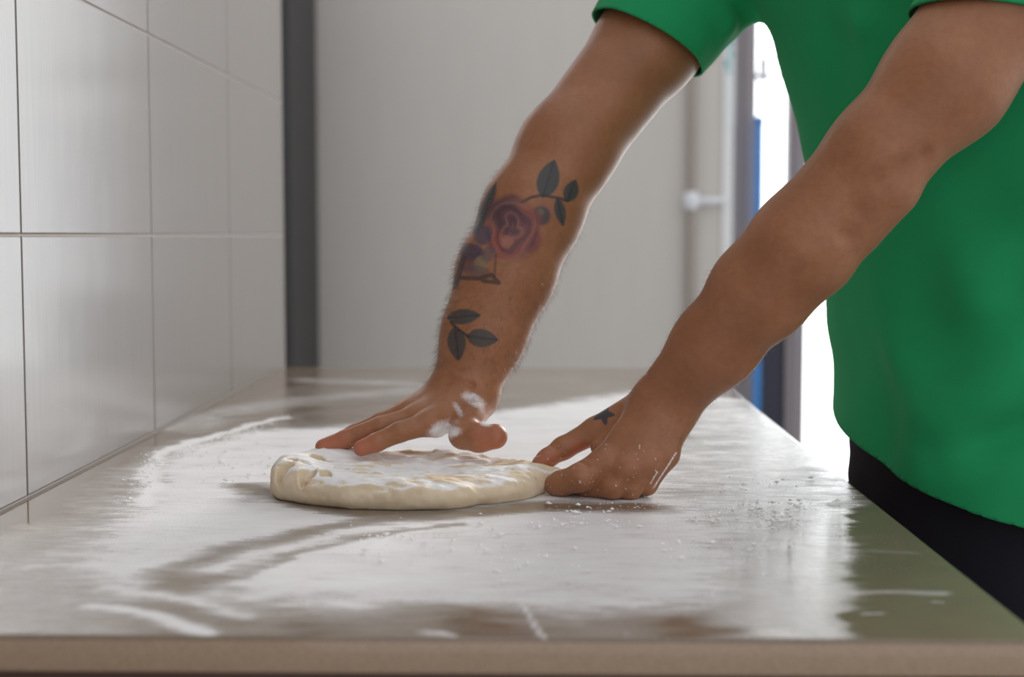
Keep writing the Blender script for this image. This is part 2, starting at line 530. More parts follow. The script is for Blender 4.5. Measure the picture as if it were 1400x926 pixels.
# base cabinets under the worktop
ub = TOP - b_ * 7.4
cw = (YB - 0.02 - (YF + 0.02)) / 3
for k in range(3):
    y0 = YF + 0.02 + k * cw
    r = empty('base_cabinet', ((XL + XR) / 2, y0 + cw / 2, 0.0))
    tag(r, ['brown base cabinet under the near end of the worktop', 'brown base cabinet under the middle of the worktop', 'brown base cabinet under the far end of the worktop'][k], 'cabinet', 'base cabinets under the worktop')
    box('body', XL + 0.002, XR - 0.06, y0 + 0.001, y0 + cw - 0.001, 0.10, ub - 0.0005, M_cab, r, 0.002)
    box('plinth', XL + 0.002, XR - 0.12, y0 + 0.001, y0 + cw - 0.001, 0.0, 0.10, M_dark, r, 0.001)
    d = box('door', XR - 0.059, XR - 0.04, y0 + 0.004, y0 + cw - 0.004, 0.12, ub - 0.012, M_cab, r, 0.002)
    hm = tube_mesh('handle', [(XR - 0.04, y0 + 0.06, 0.70), (XR - 0.02, y0 + 0.06, 0.70), (XR - 0.02, y0 + 0.06, 0.82), (XR - 0.04, y0 + 0.06, 0.82)], 0.005, 10)
    hh = new_obj('handle', hm, M_steel); hh.parent = d

# flour crumbs: too many to count
crumb_v, crumb_q = [], []
ico = np.array([(1, 0, 0), (-1, 0, 0), (0, 1, 0), (0, -1, 0), (0, 0, 1), (0, 0, -1)], float)
icof = [(0, 2, 4), (2, 1, 4), (1, 3, 4), (3, 0, 4), (2, 0, 5), (1, 2, 5), (3, 1, 5), (0, 3, 5)]
lines = [((985, 700), (1160, 690), 80, 9), ((930, 712), (1080, 722), 60, 7), ((960, 668), (1110, 660), 30, 12), ((1030, 700), (1090, 716), 80, 8),
         ((760, 700), (900, 690), 60, 12), ((200, 640), (390, 572), 160, 6), ((170, 690), (215, 622), 130, 8), ((700, 722), (860, 716), 70, 8),
         ((400, 640), (300, 640), 80, 25), ((480, 740), (700, 740), 90, 25), ((900, 760), (1100, 740), 60, 22), ((640, 780), (800, 770), 50, 22)]
cn = 0
for (a, b, n, sp) in lines:
    for k in range(n):
        t = random.random()
        g = G(a[0] + (b[0] - a[0]) * t + random.gauss(0, sp), a[1] + (b[1] - a[1]) * t + random.gauss(0, sp * 0.55))
        if not (XL + 0.01 < g[0] < XR - 0.01 and YF + 0.01 < g[1] < YB): continue
        if ((g[0] + 0.126) / 0.15) ** 2 + ((g[1] - 1.322) / 0.115) ** 2 < 1 or (0.0 < g[0] < 0.14 and 1.26 < g[1] < 1.36): continue
        s = random.choice((0.0004, 0.0005, 0.0006, 0.0009, 0.0016)) * random.uniform(0.7, 1.4)
        pts = ico * np.array([s * random.uniform(1, 2.2), s * random.uniform(0.8, 1.3), s * 0.75]) + RNG.normal(0, s * 0.15, ico.shape)
        crumb_v.append(pts + np.array([g[0], g[1], TOP + s * 1.0 + 0.0005]))
        crumb_q += [tuple(i + cn for i in f) for f in icof]
        cn += 6
M_crumb = simple('flour_white', (0.90, 0.88, 0.85), 0.9, 0.05, 300)
me = bpy.data.meshes.new('flour_crumbs')
me.from_pydata(np.concatenate(crumb_v).tolist(), [], crumb_q)
o = new_obj('flour_crumbs', me, M_crumb)
tag(o, 'loose white crumbs of flour scattered over the worktop', 'flour', kind='stuff')

# ------------------------------------------------------------------ distance-field modelling
class Cone:
    def __init__(s, a, b, ra, rb, flat=None, f=1.0):
        s.a = np.array(a, np.float32); s.b = np.array(b, np.float32); s.ra = ra; s.rb = rb
        s.v = None
        if flat is not None:
            v = np.array(flat, np.float32); s.v = v / np.linalg.norm(v); s.f = f
    def ev(s, p):
        ba = s.b - s.a
        q = p - s.a
        t = np.clip((q @ ba) / max(float(ba @ ba), 1e-9), 0, 1)
        o = q - t[:, None] * ba
        r = s.ra + (s.rb - s.ra) * t
        if s.v is not None:
            o = o + ((1 / s.f - 1) * (o @ s.v))[:, None] * s.v
        return (np.sqrt((o * o).sum(1)) - r) * (min(1.0, s.f) if s.v is not None else 1.0)
class Ell:
    def __init__(s, c, rad, ax=None):
        s.c = np.array(c, np.float32); s.r = np.array(rad, np.float32)
        s.A = np.eye(3, dtype=np.float32) if ax is None else np.array(ax, np.float32)
    def ev(s, p):
        q = (p - s.c) @ s.A.T
        k0 = np.sqrt(((q / s.r) ** 2).sum(1)); k1 = np.sqrt(((q / s.r ** 2) ** 2).sum(1))
        return np.where(k0 < 0.3, (k0 - 1) * s.r.min(), k0 * (k0 - 1) / np.maximum(k1, 1e-6))
class Loft:
    """rows of (z, cx, cy, half width, half depth, angle of the width axis)"""
    def __init__(s, rows):
        s.r = np.array(sorted(rows), np.float32)
    def ev(s, p):
        z = p[:, 2]; Z = s.r[:, 0]
        zc = np.clip(z, Z[0], Z[-1])
        cx, cy, a, b, an = [np.interp(zc, Z, s.r[:, i]) for i in range(1, 6)]
        c, n = np.cos(an), np.sin(an)
        x, y = p[:, 0] - cx, p[:, 1] - cy
        u, v = x * c + y * n, -x * n + y * c
        k0 = np.sqrt((u / a) ** 2 + (v / b) ** 2); k1 = np.sqrt((u / a ** 2) ** 2 + (v / b ** 2) ** 2)
        d = np.where(k0 < 0.3, (k0 - 1) * np.minimum(a, b), k0 * (k0 - 1) / np.maximum(k1, 1e-6))
        e = np.abs(z - zc)
        return np.where(e > 0, np.maximum(d, e), d)
class Grp:
    def __init__(s, items, k=0.0): s.i = items; s.k = k
    def ev(s, p, cen=None, rad=None):
        r = None
        for it in s.i:
            if cen is not None and not isinstance(it, Grp):
                if it.ev(cen[None])[0] > rad + 0.03: continue
            d = it.ev(p, cen, rad) if isinstance(it, Grp) else it.ev(p)
            if d is None: continue
            if r is None: r = d
            elif s.k <= 0: r = np.minimum(r, d)
            else:
                hh = np.clip(0.5 + 0.5 * (d - r) / s.k, 0, 1)
                r = d + (r - d) * hh - s.k * hh * (1 - hh)
        return r
class Mod:
    """a group with a displacement (function of position and distance)"""
def polygonise(g, lo, hi, h, fn=None, N=32):
    lo = np.array(lo, np.float32); hi = np.array(hi, np.float32)
    nb = np.ceil((hi - lo) / (h * N)).astype(int)
    rad = h * N * 0.5 * 1.7321
    dims = nb * N + 4
    B = np.stack(np.meshgrid(*[np.arange(n) for n in nb], indexing='ij'), -1).reshape(-1, 3)
    cen = (lo + (B + 0.5) * N * h).astype(np.float32)
    d = g.ev(cen)
    B = B[np.abs(d) < rad * 1.2 + 0.012]
    loc = np.arange(-1, N + 1)
    LG = np.stack(np.meshgrid(loc, loc, loc, indexing='ij'), -1).reshape(-1, 3)
    n1 = N + 2
    allid, allv, allq = [], [], []
    corners = [(i, j, k) for i in (0, 1) for j in (0, 1) for k in (0, 1)]
    edges = [(a, b) for a in range(8) for b in range(a + 1, 8) if sum(abs(x - y) for x, y in zip(corners[a], corners[b])) == 1]
    for b in B:
        org = b * N
        pts = (lo + (org + LG) * h).astype(np.float32)
        c = (lo + (org + N / 2) * h).astype(np.float32)
        f = g.ev(pts, c, rad)
        if f is None: continue
        if fn is not None:
            nr = np.abs(f) < 0.05
            if nr.any():
                f = f.copy(); f[nr] = fn(pts[nr], f[nr])
        f = f.reshape(n1, n1, n1)
        if f.min() > 0 or f.max() < 0: continue
        s = f < 0
        cs = np.stack([s[i:n1 - 1 + i, j:n1 - 1 + j, k:n1 - 1 + k] for i, j, k in corners], -1)
        sm = cs.sum(-1)
        ci = np.argwhere((sm > 0) & (sm < 8))
        if len(ci) == 0: continue
        vals = np.stack([f[ci[:, 0] + i, ci[:, 1] + j, ci[:, 2] + k] for i, j, k in corners], 1)
        acc = np.zeros((len(ci), 3)); num = np.zeros(len(ci))
        for a, e in edges:
            va, ve = vals[:, a], vals[:, e]
            x = (va < 0) != (ve < 0)
            t = np.where(x, va / np.where(x, va - ve, 1), 0)
            pa, pe = np.array(corners[a]), np.array(corners[e])
            acc += np.where(x[:, None], pa + t[:, None] * (pe - pa), 0); num += x
        pos = lo + (org + ci - 1 + acc / num[:, None]) * h
        gid = ci - 1 + org + 1
        ids = (gid[:, 0] * dims[1] + gid[:, 1]) * dims[2] + gid[:, 2]
        allid.append(ids); allv.append(pos)
        def cid(a): return ((a[:, 0] + org[0]) * dims[1] + a[:, 1] + org[1]) * dims[2] + a[:, 2] + org[2]
        for ax in range(3):
            o1, o2 = [(1, 2), (2, 0), (0, 1)][ax]
            s0 = s[1:-1, 1:-1, 1:-1]
            sl = [slice(1, -1)] * 3; sl[ax] = slice(2, None)
            s1 = s[tuple(sl)]
            e = np.argwhere(s0 != s1)
            if len(e) == 0: continue
            flip = s0[e[:, 0], e[:, 1], e[:, 2]]
            e = e + 1                                   # cell index (own cell, +1 offset)
            A = e.copy(); Bq = e.copy(); Cq = e.copy(); D = e.copy()
            Bq[:, o1] -= 1; Cq[:, o1] -= 1; Cq[:, o2] -= 1; D[:, o2] -= 1
            q = np.stack([cid(A), cid(Bq), cid(Cq), cid(D)], 1)
            q[~flip] = q[~flip][:, ::-1]
            allq.append(q)
    ids = np.concatenate(allid); v = np.concatenate(allv); q = np.concatenate(allq)
    u, first = np.unique(ids, return_index=True)
    qi = np.searchsorted(u, q)
    ok = (qi < len(u)).all(1)
    qi = np.minimum(qi, len(u) - 1)
    ok &= (u[qi] == q).all(1)
    return v[first], qi[ok]

def chain(pts, radii, k=0.004, flat=None, f=1.0):
    return Grp([Cone(pts[i], pts[i + 1], radii[i], radii[i + 1], flat, f) for i in range(len(pts) - 1)], k)

# ------------------------------------------------------------------ dough
DC = np.array([P(556, 660, 1.325)[0], 1.322])
DA, DB = 0.131, 0.098
DH = 0.0225
pinch = P(757, 646, 1.322)
class Puck:
    def ev(s, p):
        x, y = p[:, 0] - DC[0], p[:, 1] - DC[1]
        an = np.arctan2(y / DB, x / DA)
        w = 1 + 0.024 * np.sin(3 * an + 0.8) + 0.016 * np.sin(5 * an + 2.0) + 0.012 * np.sin(9 * an) + 0.007 * np.sin(16 * an + 1)
        k0 = np.sqrt((x / (DA * w)) ** 2 + (y / (DB * w)) ** 2)
        k1 = np.sqrt((x / DA ** 2) ** 2 + (y / DB ** 2) ** 2)
        d2 = np.where(k0 < 0.3, (k0 - 1) * DB, k0 * (k0 - 1) / np.maximum(k1, 1e-6))
        lump = np.sin(x * 55 + 1.2 + 2 * np.sin(y * 40)) * np.sin(y * 70 + 0.5) * 0.0012
        rim = np.exp(-((d2 + 0.022) / 0.016) ** 2) * 0.0035
        top = DH + lump * 1.6 + rim + 0.006 * sstep(-0.03, -0.10, x) - 0.003 * sstep(0.02, 0.1, x) - 0.003 * np.exp(-(x / 0.06) ** 2 - (y / 0.05) ** 2)
        z = p[:, 2] - TOP
        r = 0.0122
        dz = np.maximum(z - top, -z - 0.002)
        a = np.maximum(d2 + r, 0); b = np.maximum(dz + r, 0)
        return np.minimum(np.maximum(d2, dz) + r, 0) + np.sqrt(a * a + b * b) - r
dough = Grp([Puck(),
             Cone((DC[0] + 0.075, 1.318, TOP + 0.010), (pinch[0] - 0.024, 1.320, TOP + 0.0125), 0.017, 0.014, (0, 0, 1), 0.75),
             Cone((pinch[0] - 0.026, 1.321, TOP + 0.013), pinch + np.array([0.003, 0, -0.001]), 0.0125, 0.0075, (0.3, 0, 1), 0.8)], 0.014)
dimples = []
for (a, b, r) in ((389, 641, 0.0085), (411, 633, 0.0088), (420, 646, 0.0082), (465, 640, 0.0078), (433, 627, 0.0085), (398, 629, 0.006), (444, 648, 0.0055)):
    dr = ray(a, b)                       # where that spot lies on the upper face
    ts = np.linspace(1.15, 1.5, 700)
    hit = dough.ev((CAM + ts[:, None] * dr).astype(np.float32)) < 0
    g = CAM + ts[np.argmax(hit)] * dr
    g[1] += 0.004
    dimples.append((g[0], g[1], r))
def dough_fn(p, d):
    for (x, y, r) in dimples:
        q = np.sqrt(((p[:, 0] - x)) ** 2 + ((p[:, 1] - y) * 0.8) ** 2)
        d = d + 0.0105 * (1 - sstep(r * 0.35, r * 1.15, q)) * sstep(TOP + 0.009, TOP + 0.016, p[:, 2])
    # stretched wrinkles on the upper face
    u = p * np.array([30, 130, 60], np.float32)
    wr_ = (fbm(u + 5, 3) - 0.5)
    top = sstep(TOP + 0.014, TOP + 0.022, p[:, 2])
    d = d + wr_ * 0.0105 * top * sstep(-0.12, 0.02, p[:, 0] - DC[0] + 0.05) + (fbm(p * 55 + 9, 3) - 0.5) * 0.0045
    return d
dv, dq = polygonise(dough, (-0.30, 1.19, TOP - 0.012), (0.06, 1.46, TOP + 0.06), 0.0014, dough_fn)
dv[:, 2] = np.maximum(dv[:, 2], TOP + 0.0003)
me = np_mesh('dough', dv, dq)
dn = read_normals(me)
x_, y_ = dv[:, 0], dv[:, 1]
fd = sstep(0.35, 0.85, dn[:, 2]) * sstep(TOP + 0.010, TOP + 0.019, dv[:, 2])
nzd = fbm(dv * np.array([35, 90, 35]) + 2, 4)
bare = np.exp(-((x_ - G(590, 650, 0.924)[0]) / 0.05) ** 2 - ((y_ - G(590, 652, 0.924)[1]) / 0.018) ** 2)
bare = np.maximum(bare, np.exp(-((x_ - G(700, 634, 0.924)[0]) / 0.025) ** 2 - ((y_ - G(700, 634, 0.924)[1]) / 0.02) ** 2) * 0.8)
for (a, b, r) in dimples:
    bare = np.maximum(bare, 1 - sstep(r * 0.3, r * 0.95, np.hypot(x_ - a, (y_ - b) * 0.8)))
fd = np.clip(fd * (1.15 - bare * 1.15) * sstep(0.38, 0.60, nzd + 0.08 - bare * 0.25), 0, 1)
attr(me, 'flour', fd)
attr(me, 'bare', np.clip(bare, 0, 1))
m = MAT('raw_dough')
co = m.coord()
nzb = m.noise(co, 60, 4)
base = m.mix(m.rng(nzb, 0.3, 0.7), (0.70, 0.56, 0.38), (0.78, 0.66, 0.49))
base = m.mix(m.math('MULTIPLY', m.att('bare'), 0.45), base, (0.62, 0.42, 0.27))
grain = m.noise(co, 500, 3, 0.7)
fa = m.rng(m.math('ADD', m.att('flour'), m.math('MULTIPLY', m.math('SUBTRACT', grain, 0.5), 0.7)), 0.15, 0.85)
m.l(m.mix(fa, base, (0.86, 0.84, 0.82)), m.b.inputs['Base Color'])
m.set(Roughness=0.62)
m.b.inputs['Subsurface Weight'].default_value = 0.15
m.b.inputs['Subsurface Radius'].default_value = (0.6, 0.4, 0.25)
m.b.inputs['Subsurface Scale'].default_value = 0.006
m.bump(m.math('ADD', m.math('MULTIPLY', grain, 0.5), m.noise(co, 130, 4)), 0.35, 0.001)
o = new_obj('pizza_dough', me, m.m)
tag(o, 'flattened round of raw pizza dough with floury top and finger dimples', 'dough')

# ------------------------------------------------------------------ the person
T = lambda px, py, Y: P(px, py, Y).astype(np.float32)
# far arm (tattooed)
shR = T(1010, -75, 1.60)
armR = Grp([
    Cone(shR, T(885, 62, 1.565), 0.060, 0.0545),
    Cone(T(885, 62, 1.565), T(775, 205, 1.50), 0.0545, 0.0485),
    Cone(T(775, 205, 1.50), T(727, 292, 1.475), 0.0485, 0.0485, (0, 1, 0.2), 0.92),
    Cone(T(727, 292, 1.475), T(691, 375, 1.455), 0.0485, 0.0465, (0, 1, 0.2), 0.88),
    Cone(T(691, 375, 1.455), T(662, 455, 1.440), 0.0465, 0.0385, (0, 1, 0.2), 0.82),
    Cone(T(662, 455, 1.440), T(639, 520, 1.430), 0.0385, 0.0345, (0, 1, 0.2), 0.76)], 0.02)
handR = Grp([
    chain([T(650, 536, 1.425), T(590, 578, 1.378)], [0.0165, 0.0125], 0.006),
    chain([T(636, 535, 1.430), T(573, 570, 1.396)], [0.0175, 0.0125], 0.006),
    chain([T(622, 532, 1.438), T(560, 564, 1.415)], [0.0165, 0.012], 0.006),
    chain([T(612, 533, 1.446), T(556, 562, 1.432)], [0.0150, 0.011], 0.006),
    Cone(T(640, 548, 1.415), T(596, 582, 1.395), 0.017, 0.012)], 0.012)
fingR = Grp([
    chain([T(590, 578, 1.378), T(546, 591, 1.366), T(515, 605, 1.362), T(494, 613, 1.360)], [0.0118, 0.0100, 0.0092, 0.0080], 0.003),
    chain([T(573, 570, 1.396), T(520, 584, 1.386), T(472, 601, 1.383), T(442, 611, 1.381)], [0.0118, 0.0102, 0.0092, 0.0080], 0.003),
    chain([T(560, 564, 1.415), T(520, 578, 1.408), T(484, 593, 1.406), T(462, 603, 1.404)], [0.0115, 0.0098, 0.0088, 0.0078], 0.003),
    chain([T(556, 562, 1.432), T(530, 573, 1.428), T(506, 585, 1.428), T(490, 594, 1.426)], [0.0105, 0.0088, 0.0080, 0.0070], 0.003)], 0.0015)
thumbR = chain([T(654, 548, 1.415), T(640, 573, 1.388), T(634, 594, 1.366), T(655, 599, 1.356), T(677, 597, 1.350)], [0.0170, 0.0150, 0.0138, 0.0132, 0.0122], 0.006)
heelR = Cone(T(655, 555, 1.420), T(648, 568, 1.400), 0.012, 0.009)
# near arm
shL = T(1470, -110, 1.265)
armL = Grp([
    Cone(shL, T(1372, -5, 1.25), 0.062, 0.0575),
    Cone(T(1372, -5, 1.25), T(1292, 112, 1.235), 0.0575, 0.0525),
    Cone(T(1292, 112, 1.235), T(1203, 208, 1.232), 0.0525, 0.0425),
    Cone(T(1203, 208, 1.232), T(1098, 336, 1.25), 0.0425, 0.0455, (0, 1, 0.2), 0.95),
    Cone(T(1098, 336, 1.25), T(1040, 398, 1.265), 0.0455, 0.0425, (0, 1, 0.2), 0.9),
    Cone(T(1040, 398, 1.265), T(978, 472, 1.29), 0.0425, 0.0365, (0, 1, 0.2), 0.84),
    Cone(T(978, 472, 1.29), T(914, 545, 1.318), 0.0365, 0.0310, (0, 1, 0.2), 0.76)], 0.016)
elbowL = Cone(T(1212, 258, 1.225), T(1165, 300, 1.24), 0.027, 0.030)
handL = Grp([
    chain([T(888, 557, 1.322), T(828, 632, 1.294)], [0.0175, 0.0130], 0.006),
    chain([T(900, 560, 1.316), T(858, 640, 1.287)], [0.0180, 0.0135], 0.006),
    chain([T(914, 563, 1.316), T(886, 634, 1.290)], [0.0170, 0.0125], 0.006),
    chain([T(923, 568, 1.322), T(911, 622, 1.300)], [0.0150, 0.0115], 0.006),
    Cone(T(895, 575, 1.334), T(850, 640, 1.315), 0.018, 0.013)], 0.012)
fingL = Grp([
    chain([T(828, 632, 1.294), T(794, 653, 1.288), T(768, 661, 1.300), T(758, 663, 1.306)], [0.0140, 0.0130, 0.0116, 0.0102], 0.004),
    chain([T(858, 640, 1.287), T(838, 665, 1.284), T(804, 667, 1.302), T(786, 665, 1.318)], [0.0130, 0.0115, 0.0100, 0.009], 0.004),
    chain([T(886, 634, 1.290), T(861, 667, 1.287), T(832, 667, 1.310), T(815, 664, 1.325)], [0.0122, 0.0110, 0.0095, 0.009], 0.004),
    chain([T(911, 622, 1.300), T(884, 663, 1.295), T(862, 666, 1.314), T(845, 664, 1.328)], [0.0110, 0.0096, 0.0088, 0.008], 0.004)], 0.0015)
thumbL = chain([T(872, 560, 1.338), T(814, 589, 1.342), T(770, 613, 1.337), T(748, 627, 1.331), T(737, 633.5, 1.328)], [0.0165, 0.0125, 0.0105, 0.0088, 0.0068], 0.005)
webL = Cone(T(850, 590, 1.334), T(818, 612, 1.322), 0.0115, 0.0075)
# trunk, neck and head
neck0 = np.array([0.365, 1.445, 1.445]); head_c = np.array([0.255, 1.46, 1.655])
A1 = math.atan2(-0.755, 0.656); A2 = math.atan2(-0.94, 0.35)
trunk = Loft([(1.20, .45, 1.475, .155, .105, A1),
              (1.33, .435, 1.465, .170, .105, A1), (1.42, .40, 1.455, .16, .085, A1), (1.47, .375, 1.45, .09, .06, A1)])
tilt = math.radians(-38)
hx = np.array([math.cos(tilt), 0, math.sin(tilt)])
HA = np.array([[math.cos(tilt), 0, math.sin(tilt)], [0, 1, 0], [-math.sin(tilt), 0, math.cos(tilt)]])   # rows: back-front, side, up
def hd(f, s, u): return head_c - HA[0] * f + HA[1] * s + HA[2] * u       # f forward (towards the wall)
headG = Grp([
    Ell(hd(-0.012, 0, 0.03), (0.098, 0.077, 0.090), HA), Ell(hd(0.025, 0, -0.035), (0.066, 0.060, 0.078), HA),
    Cone(hd(0.055, 0, -0.095), hd(0.05, 0, -0.08), 0.022, 0.026),
    Cone(hd(0.088, 0, 0.012), hd(0.106, 0, -0.028), 0.008, 0.013), Cone(hd(0.100, -0.010, -0.030), hd(0.100, 0.010, -0.030), 0.009, 0.009),
    Cone(hd(0.078, -0.03, 0.030), hd(0.078, 0.03, 0.030), 0.014, 0.014),
    Cone(hd(0.076, -0.018, -0.058), hd(0.076, 0.018, -0.058), 0.010, 0.010),
    Ell(hd(-0.005, 0.080, -0.005), (0.018, 0.008, 0.030), HA), Ell(hd(-0.005, -0.080, -0.005), (0.018, 0.008, 0.030), HA)], 0.012)
neckG = Cone(neck0, hd(-0.03, 0, -0.05), 0.062, 0.056)
body = Grp([
    Grp([trunk, Cone(shR, neck0, 0.058, 0.06), Cone(shL, neck0, 0.058, 0.06), neckG, headG], 0.03),
    Grp([Grp([armR, Grp([Grp([handR, thumbR, heelR], 0.010), fingR], 0.0075)], 0.016)], 0.0),
    Grp([Grp([Grp([armL, elbowL], 0.012), Grp([Grp([handL, thumbL, webL], 0.009), fingL], 0.0065)], 0.016)], 0.0)], 0.02)
creases = []
def crease(pts, w, h):
    for a, b in zip(pts[:-1], pts[1:]): creases.append((np.array(a, np.float32), np.array(b, np.float32), w, h))
crease([T(1262, 214, 1.194), T(1232, 234, 1.190), T(1208, 252, 1.190), T(1175, 288, 1.198), T(1155, 318, 1.208)], 0.0085, 0.0062)
crease([T(757, 601, 1.329), T(761, 608, 1.327), T(760, 616, 1.327)], 0.0018, 0.0016)
crease([T(753, 606, 1.329), T(757, 613, 1.328)], 0.0016, 0.0012)
crease([T(797, 622, 1.29), T(806, 628, 1.282)], 0.0018, 0.0016)
crease([T(793, 632, 1.287), T(803, 638, 1.279)], 0.0018, 0.0016)
crease([T(800, 676, 1.275), T(820, 666, 1.272), T(838, 652, 1.273)], 0.003, 0.0020)
crease([T(873, 676, 1.276), T(884, 655, 1.279), T(899, 632, 1.281)], 0.003, 0.0016)
crease([T(845, 680, 1.273), T(858, 660, 1.273)], 0.003, 0.0012)
crease([T(585, 524, 1.41), T(612, 520, 1.405), T(645, 527, 1.402), T(668, 540, 1.41)], 0.004, 0.0018)
crease([T(584, 516, 1.41), T(615, 510, 1.407)], 0.003, 0.0012)
crease([T(572, 582, 1.378), T(540, 590, 1.378), T(500, 606, 1.376)], 0.002, 0.001)
def body_fn(p, d):
    lo_, hi_ = p.min(0), p.max(0)
    for a, b, w, h in creases:
        if (np.minimum(a, b) - 4 * w > hi_).any() or (np.maximum(a, b) + 4 * w < lo_).any(): continue
        c = (a + b) / 2; r = np.linalg.norm(b - a) / 2 + 4 * w
        nr = np.abs(p - c).max(1) < r
        if nr.any():
            q, t = seg_dist(p[nr], a, b)
            d[nr] += h * np.exp(-(q / w) ** 2)
    return d
bv, bq = polygonise(body, (-0.26, 1.12, 0.885), (0.66, 1.76, 1.80), 0.0018, body_fn)
bv[:, 2] = np.maximum(bv[:, 2], TOP + 0.0004)
print('body verts', len(bv))
me = np_mesh('body', bv, bq)

# finer mesh where the tattoos are
qx, qy = project(bv.astype(np.float64))
zone = ((qx > 595) & (qx < 805) & (qy > 205) & (qy < 505) & (bv[:, 1] > 1.34) & (bv[:, 1] < 1.56)) | ((qx > 800) & (qx < 850) & (qy > 540) & (qy < 590) & (bv[:, 1] < 1.34))
zone_f = zone[bq].all(1)
bm = bmesh.new(); bm.from_mesh(me)
bm.faces.ensure_lookup_table()
es = set()
for i in np.nonzero(zone_f)[0]:
    es.update(bm.faces[int(i)].edges)
bmesh.ops.subdivide_edges(bm, edges=list(es), cuts=1, use_grid_fill=True)
bm.to_mesh(me); bm.free()
me.polygons.foreach_set('use_smooth', np.ones(len(me.polygons), bool))
bv = read_verts(me).astype(np.float64); bn = read_normals(me)
qx, qy = project(bv)

tat = np.zeros((len(bv), 4)); tat[:, :3] = 0.3
facing = ((bn * (bv - CAM)).sum(1) < 0)
on_far = facing & (bv[:, 1] > 1.36) & (bv[:, 1] < 1.60) & (bv[:, 2] < 1.33)
on_near = facing & (bv[:, 1] < 1.36)
def ink(mask, col, a, sel):
    mk = np.where(sel, np.clip(mask, 0, 1) * a, 0)
    tat[:, :3] = tat[:, :3] * (1 - mk[:, None]) + np.array(col) * mk[:, None] if False else np.where(mk[:, None] > 0, (tat[:, :3] * tat[:, 3:] * (1 - mk[:, None]) + np.array(col) * mk[:, None]) / np.maximum(tat[:, 3:] * (1 - mk[:, None]) + mk[:, None], 1e-6), tat[:, :3])
    tat[:, 3] = tat[:, 3] * (1 - mk) + mk
def leaf(p0, p1, w, skew=0.0, soft=2.2):
    p0 = np.array(p0, float); p1 = np.array(p1, float)
    L = np.linalg.norm(p1 - p0); u = (p1 - p0) / L; n = np.array([-u[1], u[0]])
    x = ((qx - p0[0]) * u[0] + (qy - p0[1]) * u[1]) / L; y = (qx - p0[0]) * n[0] + (qy - p0[1]) * n[1]
    xc = np.clip(x, 0, 1)
    half = w * 0.5 * (4 * xc * (1 - xc)) ** 0.75 * (1 + 0.35 * (0.5 - xc)) + skew * 0
    ok = (x > -0.03) & (x < 1.03)
    return ok * (1 - sstep(-soft, soft, np.abs(y) - half)), np.abs(y), x
def lin(pts, w, soft=1.6):
    d = np.full(len(qx), 1e3); q = np.stack([qx, qy], 1)
    for a, b in zip(pts[:-1], pts[1:]):
        d = np.minimum(d, seg_dist(q, np.array(a, float), np.array(b, float))[0])
    return 1 - sstep(w * 0.5 - soft * 0.5, w * 0.5 + soft, d)
def blob(cx, cy, rx, ry, ang=0.0, soft=0.25):
    c, s_ = math.cos(ang), math.sin(ang)
    x = ((qx - cx) * c + (qy - cy) * s_) / rx; y = (-(qx - cx) * s_ + (qy - cy) * c) / ry
    return 1 - sstep(1 - soft, 1 + soft, np.hypot(x, y))
TEAL = (0.020, 0.046, 0.054); DTEAL = (0.010, 0.022, 0.032); BLUE = (0.035, 0.048, 0.105)
for (a, b, w) in (((742, 270), (758, 219), 30), ((775, 276), (787, 246), 20), ((762, 271), (770, 309), 15), ((655, 306), (678, 250), 15), ((647, 320), (668, 283), 13)):
    lf, yy, xx = leaf(a, b, w)
    ink(lf, TEAL, 0.92, on_far)
    ink(lf * (1 - sstep(0.6, 2.2, yy)), DTEAL, 0.7, on_far)
ink(lin([(713, 277), (726, 270), (741, 267), (764, 271), (776, 275)], 3.5), DTEAL, 0.8, on_far)
ink(blob(740, 292, 15, 16), (0.30, 0.11, 0.085), 0.6, on_far)
ink(blob(740, 295, 12.5, 13), TEAL, 0.85, on_far)
ink(blob(739, 290, 5, 5), (0.20, 0.17, 0.10), 0.5, on_far)
# rose: outer petals, then a spiral of darker folds
for (cx, cy, rx, ry, an, col, al) in ((700, 312, 35, 42, -0.2, (0.20, 0.055, 0.050), 0.80), (688, 338, 20, 16, 0.3, (0.28, 0.060, 0.045), 0.7),
                                      (722, 330, 19, 17, -0.4, (0.19, 0.045, 0.045), 0.7), (726, 303, 15, 18, 0.2, (0.23, 0.055, 0.05), 0.6),
                                      (688, 292, 22, 19, 0.3, (0.085, 0.045, 0.066), 0.85), (700, 274, 14, 9, 0.1, (0.12, 0.065, 0.075), 0.6),
                                      (700, 306, 22, 20, 0.0, (0.11, 0.048, 0.062), 0.65), (693, 331, 9, 9, 0.0, (0.33, 0.13, 0.09), 0.7)):
    ink(blob(cx, cy, rx, ry, an), col, al, on_far)
ra_ = np.hypot((qx - 700) / 36, (qy - 312) / 43); an_ = np.arctan2(qy - 312, qx - 700)
fold = np.sin(ra_ * 13 + 1.5 * np.cos(an_ * 3 + ra_ * 5) + 0.8 * np.sin(an_ * 2 + 1)) * 0.5 + 0.5
ink((1 - sstep(0.92, 1.05, ra_)) * sstep(0.62, 0.95, fold), (0.055, 0.028, 0.050), 0.60, on_far)
ink((1 - sstep(0.85, 1.0, ra_)) * sstep(0.75, 0.98, 1 - fold), (0.36, 0.15, 0.12), 0.38, on_far)
